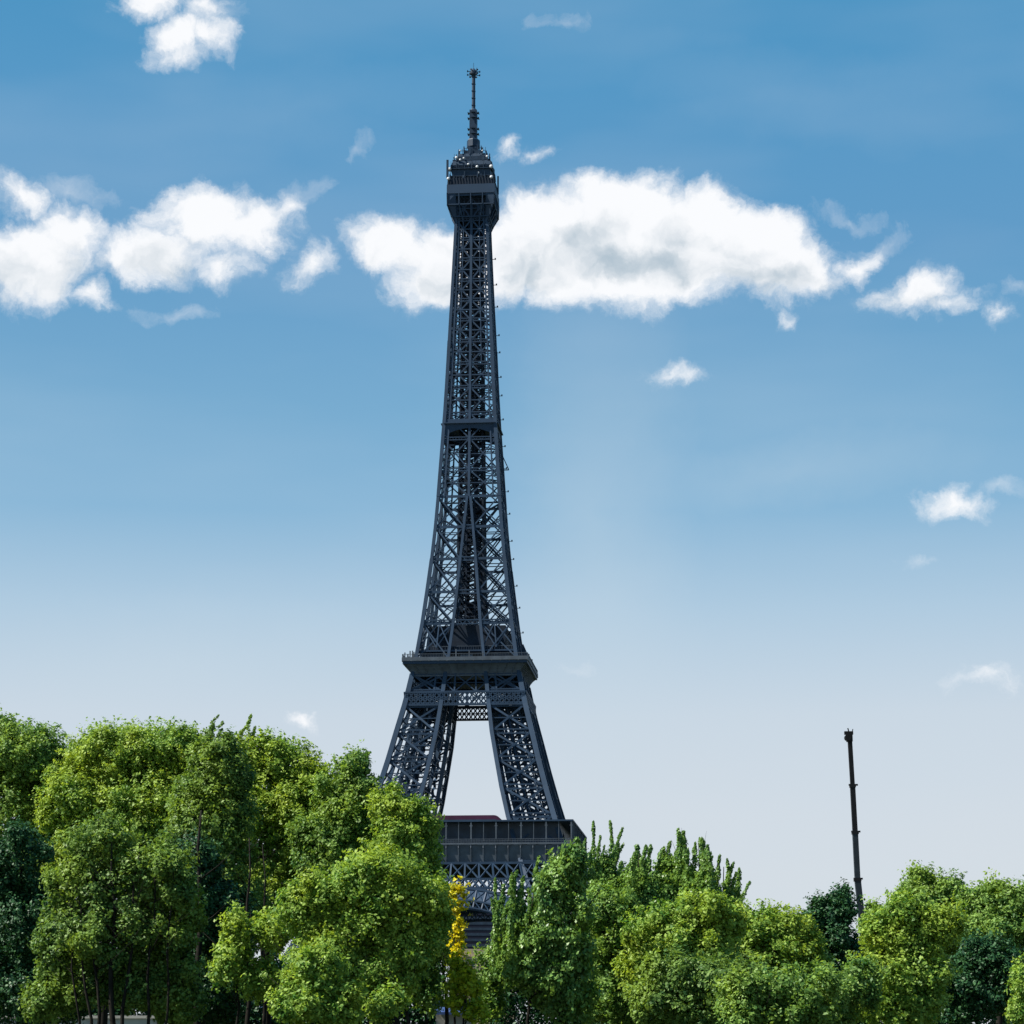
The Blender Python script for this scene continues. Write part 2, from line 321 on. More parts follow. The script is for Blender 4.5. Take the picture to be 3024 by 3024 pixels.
# horizontal truss bands joining the piers on the four sides
def side_pt(k, u, h, z):      # side k: 0 front 1 right 2 back 3 left
    return Vector([(u, -h, z), (h, u, z), (-u, h, z), (-h, -u, z)][k])
NR = [(0, 1, 0), (1, 0, 0), (0, 1, 0), (1, 0, 0)]
for k in range(4):
    mb = MB()
    # deep X truss under the first platform
    z0, z1, zl, n = 46.4, 51.4, 43.6, 17
    H = lambda z: 35.5 + (51.4 - z) * .5
    for zz in (z0, z1, zl): mb.beam(side_pt(k, -H(zz), H(zz), zz), side_pt(k, H(zz), H(zz), zz), .7, .7)
    def tp_(f, z): return side_pt(k, f * H(z), H(z), z)
    for i in range(n + 1):
        f = -1 + 2 * i / n; mb.beam(tp_(f, z0), tp_(f, z1), .5, .5)
        if i < n:
            f2 = f + 2 / n
            mb.beam(tp_(f, z0), tp_(f2, z1), .42); mb.beam(tp_(f2, z0), tp_(f, z1), .42)
    for i in range(2 * n):
        f = -1 + i / n; f2 = f + 1 / n
        mb.beam(tp_(f, zl), tp_(f2, z0), .5); mb.beam(tp_(f2, zl), tp_(f, z0), .5)
    mb.build('truss_girder', M['iron'], T)
    mb = MB()
    # X bays and lattice strip under the second platform
    for z0, z1 in ((106.6, 112.4),):
        h0, h1 = W(z0), W(z1)
        for i, (a, b) in enumerate(((-1, -.55), (-.55, -.19), (-.19, .19), (.19, .55), (.55, 1))):
            p, q = side_pt(k, a * h0, h0, z0), side_pt(k, b * h0, h0, z0); r, s_ = side_pt(k, a * h1, h1, z1), side_pt(k, b * h1, h1, z1)
            mb.beam(p, s_, .38); mb.beam(q, r, .38); mb.beam(q, s_, .5); mb.beam((p + r) / 2, (q + s_) / 2, .2)
        mb.beam(side_pt(k, -h0, h0, z0), side_pt(k, h0, h0, z0), .7, .5)
    z0, z1 = 102.3, 106.3; h = W(103) + .25; n = 26
    for i in range(n):
        u = -h + 2 * h * i / n; u2 = u + 2 * h / n; zm = (z0 + z1) / 2
        for a, b in ((z0, zm), (zm, z1)):
            mb.beam(side_pt(k, u, h, a), side_pt(k, u2, h, b), .42); mb.beam(side_pt(k, u2, h, a), side_pt(k, u, h, b), .42)
    mb.beam(side_pt(k, -h, h, (z0+z1)/2), side_pt(k, h, h, (z0+z1)/2), .35)
    mb.beam(side_pt(k, -h, h, z0), side_pt(k, h, h, z0), .8, .6); mb.beam(side_pt(k, -h, h, z1), side_pt(k, h, h, z1), .5, .5)
    mb.build('lattice_girder', M['iron'], T)
    # decorative arch between the piers
    mb = MB(); cz = 0.5; pts = []
    for i in range(41):
        t = math.pi * (0.045 + .91 * i / 40)
        def hp(r): 
            z = cz + r * math.sin(t); return side_pt(k, r * math.cos(t), W(z) + .6, z)
        pts.append((hp(37.2), hp(39.6), hp(43.2)))
    for i in range(40):
        for j, wd in ((0, .9), (1, .5), (2, .7)): mb.beam(pts[i][j], pts[i+1][j], wd, .9, NR[k])
        for j in (0, 1):
            mb.beam(pts[i][j], pts[i+1][j+1], .28); mb.beam(pts[i+1][j], pts[i][j+1], .28)
        mb.beam(pts[i][0], pts[i][2], .4)
        # solid soffit strip
        n_ = Vector(NR[k]); mb.quad(pts[i][0] - n_ * .8, pts[i+1][0] - n_ * .8, pts[i+1][0] + n_ * .8, pts[i][0] + n_ * .8)
        # filled web above the ring as perforated plates
        mb.quad(pts[i][1], pts[i+1][1], pts[i+1][2], pts[i][2])
    mb.build('arch', M['iron'], T)

# ---- first platform
fp = MB()
h = 35.2
def ring(mb, ho, hi, z0, z1):
    mb.box(-ho, ho, -ho, -hi, z0, z1); mb.box(-ho, ho, hi, ho, z0, z1); mb.box(-ho, -hi, -hi, hi, z0, z1); mb.box(hi, ho, -hi, hi, z0, z1)
ring(fp, 34.6, 15, 56.6, 57.4)
for x in np.linspace(-33, 33, 18): fp.box(x - .15, x + .15, -34.2, -15, 55.0, 56.6); fp.box(x - .15, x + .15, 15, 34.2, 55.0, 56.6)
P1 = fp.build('first_platform', M['iron'], T)
fr = MB(); fr.frustum(34.5, 51.6, 35.0, 56.9); fr.frustum(34.3, 51.6, 34.7, 56.9); 
for z_, t_ in ((51.5, .5), (57.3, .55)):
    hh = 34.6 if z_ < 55 else 35.3; ring(fr, hh + .15, hh - .25, z_ - t_ / 2, z_ + t_ / 2)
fr.build('fascia', M['iron_light'], P1)
for k in range(4):
    for i in range(19):
        cs = MB(); u = -34.3 + 68.6 * i / 18
        cs.beam(side_pt(k, u, 34.75, 51.7), side_pt(k, u, 35.25, 56.9), .3, .45)
        cs.beam(side_pt(k, u, 35.2, 57.0), side_pt(k, u, 35.55, 55.9), .22, .22)
        cs.build('console', M['iron_light'], P1)
rl = MB()
for k in range(4):
    for zz in (58.1, 58.7): rl.beam(side_pt(k, -35.2, 35.2, zz), side_pt(k, 35.2, 35.2, zz), .14)
    n = 140
    for i in range(n + 1): rl.beam(side_pt(k, -35.2 + 70.4 * i / n, 35.2, 57.5), side_pt(k, -35.2 + 70.4 * i / n, 35.2, 58.7), .09)
rl.build('railing', M['iron_light'], P1)
for k in range(4):
    for i in range(19):
        u = -34.6 + 69.2 * i / 18; d_ = .2 if i % 2 else .42; po = MB()
        po.beam(side_pt(k, u, 34.9, 57.5), side_pt(k, u, 34.9, 64.0), d_)
        if i % 2 == 0: po.beam(side_pt(k, u, 34.9, 62.6), side_pt(k, u, 34.9, 62.9), .9, .4)
        po.build('post', M['iron_light'], P1)
gr_ = MB(); ring(gr_, 35.2, 30.2, 64.0, 64.5); gr_.build('canopy', M['iron'], P1)
gw = MB(); ring(gw, 30.8, 30.5, 57.41, 63.99); gw.build('gallery_glazing', M['glass'], P1)
# crimson pavilion on the platform
pv = MB()
def rr_profile(x0, x1, z0, z1, r, y0, y1, mb):
    pr = [(x0, z0), (x1, z0)] + [(x1 - r + r * math.cos(a), z1 - r + r * math.sin(a)) for a in np.linspace(0, math.pi / 2, 8)] + [(x0 + r - r * math.sin(a), z1 - r + r * math.cos(a)) for a in np.linspace(0, math.pi / 2, 8)]
    n = len(mb.v); k = len(pr)
    for y in (y0, y1):
        for x, z in pr: mb.v.append(Vector((x, y, z)))
    mb.f += [tuple(n + i for i in range(k)), tuple(n + k + i for i in range(k))[::-1]] + [(n + i, n + k + i, n + k + (i + 1) % k, n + (i + 1) % k) for i in range(k)]
rr_profile(-13.5, 12.6, 57.41, 66.5, 2.4, -29, -17, pv)
PV = pv.build('pavilion', M['magenta'], T, label='long crimson pavilion with a rounded end on the first platform')
pw = MB(); pw.box(-12, 11, -29.2, -29.02, 58, 65.2); pw.build('window', M['glass'], PV)

# ---- second platform
sp = MB(); ring(sp, 19.6, 4.5, 116.0, 116.5); ring(sp, 19.9, 19.2, 115.4, 117.4); ring(sp, 17.3, 5, 112.2, 112.5)
P2 = sp.build('second_platform', M['iron'], T)
cv = MB()
prof = [(17.15, 112.0), (17.2, 112.6), (17.6, 113.6), (18.3, 114.6), (19.2, 115.5), (20.0, 116.4)]
for (a, b), (c, d_) in zip(prof, prof[1:]): cv.frustum(a, b, c, d_)
for k in range(4):
    for i in range(15):
        f = -1 + 2 * i / 14
        for (a, b), (c, d_) in zip(prof, prof[1:]): cv.beam(side_pt(k, f * a, a + .08, b), side_pt(k, f * c, c + .08, d_), .22, .3)
ring(cv, 20.15, 19.91, 116.35, 117.5); ring(cv, 17.45, 17.1, 111.7, 112.1)
cv.build('cove', M['iron_light'], P2)
rl = MB()
for k in range(4):
    rl.beam(side_pt(k, -20, 20.0, 118.5), side_pt(k, 20, 20.0, 118.5), .14)
    rl.beam(side_pt(k, -15.2, 15.2, 121.6), side_pt(k, 15.2, 15.2, 121.6), .14)
    for i in range(81):
        rl.beam(side_pt(k, -20 + .5 * i, 20.0, 117.5), side_pt(k, -20 + .5 * i, 20.0, 118.5), .07)
        if i % 2 == 0: rl.beam(side_pt(k, -15.2 + .38 * i, 15.2, 120.4), side_pt(k, -15.2 + .38 * i, 15.2, 121.6), .07)
    for i in range(7):                                  # floodlights and little masts on the rail
        u = random.uniform(-19, 19); rl.beam(side_pt(k, u, 19.4, 117.4), side_pt(k, u, 19.4, 119.2 + random.random()), .35)
rl.build('railing', M['iron_light'], P2)
up = MB(); ring(up, 15.6, 5.2, 119.9, 120.4); 
for z_ in (117.2,): 
    for sx in (-1, 1):
        for sy in (-1, 1): up.box(*sorted((sx * 6.2, sx * 13.4)), *sorted((sy * 6.2, sy * 13.4)), 116.6, 119.9)
up.build('upper_deck', M['iron'], P2)
sh = MB(); ring(sh, 12.3, 11.9, 120.41, 128.7)
for sx in (-1, 1): sh.box(*sorted((sx * 3.0, sx * 11.6)), -11.2, 11.2, 120.41, 127.2)
sh.box(-5.0, 5.0, -12.2, -6, 116.6, 124.4); sh.build('shop_room', M['iron_dark'], P2)
kiosk = MB(); kiosk.box(-1.9, 1.9, -15.1, -13.5, 116.6, 118.9); kiosk.build('kiosk', M['iron_light'], P2)
# X girder band over the second platform
gb = MB()
for k in range(4):
    for z0, z1 in ((121.2, 129.4),):
        h0, h1 = W(z0), W(z1)
        for a, b, c, d_ in ((-1, -.62, -1, -.62), (-.62, -G(z0)/h0, -.62, -G(z1)/h1), (G(z0)/h0, .62, G(z1)/h1, .62), (.62, 1, .62, 1)):
            p, q, r, s_ = side_pt(k, a*h0, h0, z0), side_pt(k, b*h0, h0, z0), side_pt(k, c*h1, h1, z1), side_pt(k, d_*h1, h1, z1)
            gb.beam(p, s_, .35); gb.beam(q, r, .35); gb.beam(q, s_, .4)
        gb.lat(side_pt(k, -h1, h1 + .1, z1 + .2), side_pt(k, h1, h1 + .1, z1 + .2), 1.3, NR[k], 22, .4, .3)
gb.build('truss_girder', M['iron'], T)

# ---- the four legs above the second platform, drawing together
LEGZ = [112.4, 117.7, 129.4, 139.7, 150.8, 161.6, 171.9]
for sx in (-1, 1):
    for sy in (-1, 1):
        mb = corner_leg(sx, sy, LEGZ, lambda z: 1.15 if z < 150 else 1.0, lambda z: .44, (.17, .2, 1.1, 0), 'leg', False)
        for a, b in zip(LEGZ[2:], LEGZ[3:]):
            m_ = (a + b) / 2
            for k1 in ((0, 1), (1, 0)):
                mb.beam(leg_corner(sx, sy, a, (0, 0)), leg_corner(sx, sy, m_, k1), .3); mb.beam(leg_corner(sx, sy, m_, (0, 0)), leg_corner(sx, sy, b, k1), .3)
        mb.build('leg', M['iron'], T)
# horizontals joining the legs
for k in range(4):
    for z in LEGZ[3:]:
        hb = MB(); g_ = G(z); hb.lat(side_pt(k, -g_, W(z), z), side_pt(k, g_, W(z), z), 1.1, NR[k], 6, .4, .2)
        hb.build('cross_girder', M['iron'], T)
# ---- upper shaft
SZ = [171.9, 181.0, 191.7, 200.3, 209.5, 217.8, 225.6, 233.0, 240.0, 247.0, 254.4, 261.7, 268.6, 276.5]
us = MB()
for k in range(4):
    for a, b in zip(SZ, SZ[1:]):
        dg = float(np.interp(a, [172, 200, 260], [.42, .45, .5])); ha, hb_ = W(a), W(b); cw = 1.1 if a < 220 else .95
        us.beam(side_pt(k, -ha, ha, a), side_pt(k, -hb_, hb_, b), cw, cw, (0, 1, 0))
        us.beam(side_pt(k, 0, ha, a), side_pt(k, 0, hb_, b), .8, .5, NR[k])
        # the thinner inner chords of each corner box
        q_ = .80
        us.beam(side_pt(k, -ha*q_, ha, a), side_pt(k, -hb_*q_, hb_, b), .5); us.beam(side_pt(k, ha*q_, ha, a), side_pt(k, hb_*q_, hb_, b), .5)
        for s_ in (-1, 1):
            p0, p1, q0, q1 = side_pt(k, 0, ha, a), side_pt(k, s_*ha, ha, a), side_pt(k, 0, hb_, b), side_pt(k, s_*hb_, hb_, b)
            us.beam(p0, q1, dg, .2, NR[k]); us.beam(p1, q0, dg, .2, NR[k])
            us.lat(q0, q1, .9, NR[k], None, .32, .16)
            m0, m1 = (p0 + q0) / 2, (p1 + q1) / 2; us.beam(m0, m1, .4 if a > 195 else .25)
            pm, qm = (p0 + p1) / 2, (q0 + q1) / 2
            if a > 215: us.beam(pm, qm, .3)
        c = side_pt(k, 0, hb_ + .03, b); n_ = Vector(NR[k]); us.beam(c - n_*.08, c + n_*.08, 1.7, 1.5, (0, 0, 1))
        for t in range(5):
            zz = a + (b - a) * (t + .5) / 5; hz_ = W(zz)
            for s_ in (-1, 1): us.beam(side_pt(k, s_ * hz_, hz_, zz - .5), side_pt(k, s_ * hz_ * q_, hz_, zz + .5), .26, .12, NR[k])
    for b in SZ[1:]:
        hb_ = W(b); us.beam(side_pt(k, -hb_, hb_, b), side_pt(k, 0, 0, b), .3); us.beam(side_pt(k, 0, hb_, b), side_pt(k, 0, 0, b), .3)
        us.beam(side_pt(k, 0, hb_, b), side_pt(k, hb_ * .98, 0, b) if k == 0 else side_pt(k, 0, 0, b), .2)
us.build('shaft', M['iron'], T)
# inner lift shaft with guides, stairs and cabins
ls = MB(); z = 118.0
def lh(z): return float(np.interp(z, [118, 176, 276], [4.6, 3.9, 2.9]))
step = 3.0
while z < 272:
    a, b = z, z + step; ha, hb_ = lh(a), lh(b)
    for k in range(4):
        ls.beam(side_pt(k, -ha, ha, a), side_pt(k, -hb_, hb_, b), .6); ls.beam(side_pt(k, -ha*.33, ha, a), side_pt(k, -hb_*.33, hb_, b), .5); ls.beam(side_pt(k, ha*.33, ha, a), side_pt(k, hb_*.33, hb_, b), .5)
        ls.beam(side_pt(k, -ha, ha, a), side_pt(k, hb_, hb_, b), .4); ls.beam(side_pt(k, ha, ha, a), side_pt(k, -hb_, hb_, b), .4); ls.beam(side_pt(k, -ha, ha, a), side_pt(k, ha, ha, a), .45)
    for x in (-1.3, 1.3): ls.beam((x, 0, a), (x, 0, b), .6, .6)
    s_ = 1 if int(z / step) % 2 else -1
    ls.beam((s_ * 1.9, 1.2, a), (-s_ * 1.9, 1.2, b), 1.1, .2); ls.beam((s_ * 1.9, -1.2, a), (-s_ * 1.9, -1.2, b), 1.1, .2)
    if z > 172:
        hh = W(a) * .82                                   # stair and cable runs near the face
        ls.beam((-hh * .5, -hh*.5, a), (-hh*.5, -hh*.5, b), .3); ls.beam((hh * .5, hh*.6, a), (hh*.5, hh*.6, b), .3)
    z += step
LS = ls.build('lift_shaft', M['iron_dark'], T)
for x, z in ((-1.9, 146), (1.9, 168), (0.3, 133)):
    cb = MB(); cb.box(x - 1.3, x + 1.3, -1.7, 1.7, z, z + 5); cb.build('lift_cabin', M['iron_dark'], LS)
# intermediate platform
ipf = MB(); hh = W(196); ring(ipf, hh + .3, 2.5, 196.4, 196.9)
for k in range(4):
    ipf.beam(side_pt(k, -hh, hh + .2, 196.9), side_pt(k, hh, hh + .2, 196.9), 1.6, .3, (0, 0, 1))
    for i in range(14):
        t0, t1 = -1 + 2 * i / 14, -1 + 2 * (i + 1) / 14
        za, zb = 195.6 - 2.6 * t0 * t0, 195.6 - 2.6 * t1 * t1
        ipf.quad(side_pt(k, t0 * hh, hh + .2, za - .4), side_pt(k, t1 * hh, hh + .2, zb - .4), side_pt(k, t1 * hh, hh + .2, 198.4), side_pt(k, t0 * hh, hh + .2, 198.4))
ipf.build('intermediate_platform', M['iron'], T)
# small bracket lamps up the rear right edge
for i, z in enumerate(list(np.arange(122, 262, 7.9))):
    z = z + random.uniform(-1.6, 1.6); hh = W(z); lb = MB(); lb.beam((hh + .2, hh, z), (hh + 1.5, hh, z), .2, .16); lb.box(hh + 1.2, hh + 1.6, hh - .25, hh + .25, z - .1, z + .45)
    lb.build('bracket_lamp', M['mast'], T)
ck = MB(); z = 122.5; hh = W(z); ck.beam((hh - .2, hh, z + 4), (hh + 2.6, hh, z - 2.5), 1.4, 1.2); ck.build('hoist_box', M['iron'], T)
ck = MB(); z = 186; hh = W(z); ck.beam((hh, hh, z + 4), (hh + 2.2, hh, z - 1), .3, .3); ck.beam((hh, hh, z - 1), (hh + 2.2, hh, z - 1), .3, .3); ck.build('hoist_arm', M['iron'], T)

# ---- top platform
tp = MB(); tpf = [(5.25, 266.4), (6.1, 269.4), (7.9, 273.2), (8.0, 277.2)]
for (a, b), (c, d_) in zip(tpf, tpf[1:]):
    for k in range(4):
        for t in (-1, -.5, 0, .5, 1): tp.beam(side_pt(k, t * a, a, b), side_pt(k, t * c, c, d_), .3, .5)
        tp.beam(side_pt(k, -c, c, d_), side_pt(k, c, c, d_), .35)
for k in range(4):
    for s_ in (-1, 1):   # curved web plates at each corner
        tp.quad(side_pt(k, s_*5.3, 5.3, 266.4), side_pt(k, s_*8.0, 8.0, 273.6), side_pt(k, s_*8.0, 8.0, 277), side_pt(k, s_*5.1, 8.0, 277), side_pt(k, s_*5.1, 5.6, 268))
tp.box(-7.9, 7.9, -7.9, 7.9, 276.9, 277.3)
for i in range(9): tp.box(-7.8, 7.8, -7.7 + 1.9 * i, -7.55 + 1.9 * i, 276.2, 276.9)
P3 = tp.build('top_platform', M['iron'], T)
tb = MB(); ring(tb, 8.1, 7.85, 277.0, 280.2); tb.build('parapet', M['iron'], P3)
tr_ = MB(); ring(tr_, 7.6, 7.4, 280.2, 282.6)
for k in range(4):
    for i in range(17): tr_.beam(side_pt(k, -7.8 + .975 * i, 7.9, 280.2), side_pt(k, -7.8 + .975 * i, 7.7, 283.2), .14)
tr_.build('mesh_screen', M['iron_dark'], P3)
il = MB(); ring(il, 4.6, 4.3, 268.5, 276.8)
for x in (-2.6, 0, 2.6): il.beam((x, -4.7, 268.5), (x, -4.7, 276.8), .3)
il.build('lower_gallery', M['iron_dark'], P3)
cb = MB(); cb.box(-6.5, 6.5, -6.5, 6.5, 277.31, 287.0); cb.frustum(6.9, 287.0, 6.3, 289.4); cb.box(-6.2, 6.2, -6.2, 6.2, 287, 289.3); cb.frustum(5.5, 289.3, 4.6, 292.4); cb.box(-5.3, 5.3, -5.3, 5.3, 289.3, 291.2); cb.box(-4.5, 4.5, -4.5, 4.5, 291.2, 292.4)
cb.box(-2.9, 2.9, -2.9, 2.9, 292.4, 294.2); cb.box(-1.7, 1.7, -1.7, 1.7, 294.2, 296.4)
for zz, hh in ((283.4, 7.0), (286.2, 7.1), (289.4, 6.4)): ring(cb, hh, 6.0, zz, zz + .25)
C3 = cb.build('cabin', M['mast'], T)
cl = MB()     # equipment clutter: panel aerials, rods, rails
for k in range(4):
    for (z0, hh, n) in ((282.6, 7.2, 12), (286.5, 6.9, 17), (289.6, 6.1, 15), (292.4, 4.6, 12), (294.0, 2.9, 6)):
        for i in range(n):
            u = random.uniform(-hh, hh); hgt = random.uniform(.8, 2.6); cl.beam(side_pt(k, u, hh + random.uniform(-.3, .35), z0 - .5), side_pt(k, u, hh, z0 + hgt), random.choice((.12, .2, .35)))
        cl.beam(side_pt(k, -hh, hh, z0 + 1), side_pt(k, hh, hh, z0 + 1), .14)
cl.beam((-8.0, -7.2, 283), (-8.0, -7.2, 289.3), .7); cl.beam((-8, -7.2, 285.6), (-6, -6, 285.6), .4); cl.beam((8.0, 5, 281), (8.0, 5, 287.5), .5)
cl.build('aerial_clutter', M['mast'], C3)
def dish(x, y, z, r, parent):
    d_ = MB(); rr = [r * f for f in (0.05, .5, .85, 1, 1)]; yy = [.35, .28, .12, 0, -.12]
    d_.tube([(x, y + q, z) for q in yy][::-1], rr[::-1], 14); d_.build('antenna_dish', M['dish'], parent, True)
for x, y, z, r in ((-7.3, -7.4, 286.0, .6), (-7.6, -7.9, 282.4, .55), (6.9, -7.6, 286.4, .65), (7.0, -7.7, 282.6, .6), (-5.0, -6.9, 290.2, .5), (-3.7, -6.9, 289.4, .38), (-2.5, -6.9, 289.9, .35), (-0.9, -7.2, 287.6, .4), (2.1, -7.2, 286.6, .5), (2.5, -7.2, 284.4, .35), (5.4, -6.6, 290.4, .42), (-4.0, -5.0, 293.4, .3), (3.6, -4.8, 293.2, .3)):
    dish(x, y, z, r, C3)
# ---- mast
ma = MB(); ma.box(-1.25, 1.25, -1.25, 1.25, 298.8, 309.6)
ma.tube([(0, 0, 295.4), (0, 0, 296.3), (0, 0, 298.6), (0, 0, 299.0)], [1.7, 2.25, 2.25, 2.0], 8)
MA = ma.build('mast', M['mast'], T)
m2_ = MB(); m2_.tube([(0, 0, 309.6), (0, 0, 310.2), (0, 0, 310.5), (0, 0, 322.6)], [1.3, .9, .62, .58], 10)
for z in np.arange(311.5, 322, 2.6): m2_.box(-.66, .66, -.66, .66, z, z + .12)
m2_.build('antenna_pole', M['mast'], MA)
for z in (301.0, 302.9, 306.8, 308.7):
    ca = MB()
    for k in range(4): ca.beam(side_pt(k, 0, 1.2, z), side_pt(k, 0, 1.8, z), 1.2, .22); ca.beam(side_pt(k, -1.0, 1.8, z), side_pt(k, 1.0, 1.8, z), .3, .3)
    ca.build('crossarm', M['mast'], MA)
ac = MB(); ac.tube([(0, 0, 322.3), (0, 0, 322.9), (0, 0, 324.0), (0, 0, 324.6), (0, 0, 325.1)], [.6, 1.2, 1.2, .7, .25], 10)
for i in range(6):
    a = math.pi / 3 * i + .2; c_, s_ = math.cos(a), math.sin(a)
    for z in (322.7, 324.0):
        ac.beam((c_, s_, z), (c_ * 2.3, s_ * 2.3, z - .1), .2); ac.beam((c_ * 2.1 - s_*.3, s_ * 2.1 + c_*.3, z), (c_ * 2.1 + s_*.3, s_ * 2.1 - c_*.3, z), .35, .5)
ac.beam((0, 0, 325), (0, 0, 327.2), .12); ac.beam((1.0, 0, 324), (1.1, 0, 325.4), .1)
ac.build('antenna_cluster', M['mast'], MA)

# ------------------------------------------------------------ dark block and beige house seen under the arch
b = at(1408, 2800, 1500.0)
hb_ = MB(); ztop = at(1408, 2693, 1500).z; x0, x1 = at(1330, 2693, 1500).x, at(1500, 2693, 1500).x
HR = empty('dark_block', ((x0 + x1) / 2, 1500, 0)); hw = (x1 - x0) / 2  # unidentified dark mass under the arch, built as a navy block
tag(HR, 'dark navy block framed under the tower arch, beyond the poplars', 'building')
hb_.box(-hw, hw, 0, 24, 0, ztop - 2); hb_.build('wall', M['navy'], HR)
hb_ = MB(); hb_.box(-hw - .3, hw + .3, -.3, 24.3, ztop - 2, ztop - .4); hb_.box(-6, 5, 6, 14, ztop - .4, ztop + 2.4); hb_.build('roof', M['navy'], HR)
hb_ = MB()
for fl in range(1, int(ztop / 3.4)):
    hb_.box(-hw + 1, hw - 1, -.12, -.004, fl * 3.4 + .9, fl * 3.4 + 2.5)
hb_.build('window_band', M['glass'], HR)
zt = at(1408, 2802, 1050).z; x0, x1 = at(1330, 2800, 1050).x, at(1520, 2800, 1050).x; hw = (x1 - x0) / 2
AB = empty('apartment_house', ((x0 + x1) / 2, 1050, 0)); tag(AB, 'beige stone apartment house in front of the dark navy block', 'building')
q = MB(); q.box(-hw, hw, 0, 14, 0, zt - 3.5); q.build('wall', M['beige'], AB)
q = MB(); q.box(-hw - .4, hw + .4, -.4, 14.4, zt - 3.5, zt - 3.1); q.box(-hw + .6, hw - .6, .6, 13.4, zt - 3.1, zt); q.build('roof', M['beige'], AB)
for fl in range(int((zt - 5) / 3.4)):
    for i in range(7):
        x = -hw + 2 * hw * (i + .5) / 7; q = MB(); q.box(x - .6, x + .6, -.06, -.004, 1.2 + fl * 3.4, 3.2 + fl * 3.4); q.build('window', M['glass'], AB)

# ------------------------------------------------------------ mobile crane beyond the trees
CD = 400.0
CR = empty('mobile_crane', (at(2546, 2725, CD).x + 2.0, CD, 0)); tag(CR, 'mobile crane with dark telescopic boom rising above the right hand trees', 'crane')
cx0 = CR.location.x
pts = [at(2508.5, 2166, CD), at(2517.5, 2316, CD), at(2525, 2454, CD), at(2532, 2593, CD), at(2546, 2722, CD)]
d_ = pts[4] - pts[3]; foot = pts[4] + d_ * ((2.9 - pts[4].z) / d_.z); pts.append(foot)
pts = [p - Vector((cx0, CD, 0)) for p in pts]
wd = [.70, .80, .88, .98, 1.15]
for i in range(5):
    mb = MB(); mb.beam(pts[i], pts[i+1], wd[i], wd[i] * 1.1); bm = mb.build('boom_section', M['black'] if i < 2 else M['slate'], CR)
    mb = MB(); a = (pts[i+1] - pts[i]).normalized(); mb.beam(pts[i+1] - a * .0, pts[i+1] + a * .55, wd[i] + .3, wd[i] + .3); mb.beam(pts[i+1] + a * .1 + Vector((-.65, 0, 0)), pts[i+1] + a * .1 + Vector((.9, 0, 0)), .2, .3)
    mb.build('collar', M['black'], bm)
mb = MB(); p = pts[0]; mb.box(p.x - .5, p.x + .45, -.6, .6, p.z - 1.4, p.z - .25); mb.box(p.x - .85, p.x + .6, -.35, .35, p.z - .2, p.z + .35); mb.beam(p + Vector((-.1, 0, .3)), p + Vector((-.25, 0, .9)), .18); mb.beam(p + Vector((.5, 0, .3)), p + Vector((.6, 0, .75)), .14)
mb.tube([(p.x - .3, -.7, p.z - .7), (p.x - .3, .7, p.z - .7)], [.55, .55], 12); mb.build('boom_head', M['black'], CR)
mb = MB(); mb.box(-6.5, 6.5, -1.4, 1.4, 1.0, 1.7); mb.box(-4.5, 3, -1.2, 1.2, 1.7, 2.1); mb.build('carrier', M['yellowpaint'], CR)
mb = MB(); mb.box(5.0, 7.4, -1.3, 1.3, 1.2, 3.1); cbm = mb.build('cab', M['yellowpaint'], CR)
mb = MB(); mb.box(7.405, 7.43, -1.1, 1.1, 2.1, 2.95); mb.box(5.5, 7.1, -1.325, -1.305, 2.1, 2.9); mb.build('window', M['glass'], cbm)
mb = MB(); mb.box(-3.5, 3.0, -1.25, 1.25, 2.15, 3.6); mb.build('turntable_house', M['yellowpaint'], CR)
mb = MB(); mb.box(-5.6, -3.55, -1.4, 1.4, 2.2, 3.9); mb.build('counterweight', M['slate'], CR)
for x in (-5, -3.4, -1.8, 1.6, 3.2, 5.6):
    for y in (-1.45, 1.05):
        mb = MB(); mb.tube([(x, y, .65), (x, y + .4, .65)], [.65, .65], 16); mb.build('wheel', M['tyre'], CR)
for x in (-4.2, 4.3):
    for s_ in (-1, 1):
        mb = MB(); mb.box(x - .2, x + .2, *sorted((s_ * 1.4, s_ * 3.4)), 1.0, 1.3); mb.box(x - .12, x + .12, *sorted((s_ * 3.1, s_ * 3.34)), .12, 1.0); mb.box(x - .45, x + .45, *sorted((s_ * 2.8, s_ * 3.6)), 0, .12); mb.build('outrigger', M['slate'], CR)

# ------------------------------------------------------------ low wall and kiosk glimpsed below the trees
x0, x1 = at(-300, 3000, 172).x, at(760, 3000, 172).x
mb = MB(); mb.box(x0, x1, 172, 172.5, 0, 2.72); LW = tag(mb.build('stone_wall', M['stone']), 'long low pale stone wall glimpsed between the trunks at far left', 'wall')
mb = MB(); mb.box(x0, x1, 171.9, 172.6, 2.723, 2.92); mb.build('coping', M['stone'], LW)
kx = at(1345, 2960, 150).x; KI = empty('newspaper_kiosk', (kx, 150, 0)); tag(KI, 'small pale kiosk with a dark blue awning under the yellow leaved tree', 'kiosk')
zt = at(1345, 2950, 150).z
mb = MB(); mb.box(-1.2, 1.2, 0, 2.2, 0, zt - .4); mb.build('wall', M['stone'], KI)
mb = MB(); mb.box(-1.4, 1.4, -.2, 2.4, zt - .4, zt - .15); mb.box(-1.1, 1.1, .1, 2.1, zt - .15, zt); mb.build('roof', M['blue'], KI)
mb = MB(); mb.quad((-1.3, -.02, zt - .42), (1.3, -.02, zt - .42), (1.3, -.8, zt - .8), (-1.3, -.8, zt - .8)); mb.quad((-1.3, -.8, zt - .8), (1.3, -.8, zt - .8), (1.3, -.8, zt - .95), (-1.3, -.8, zt - .95)); mb.build('awning', M['blue'], KI)

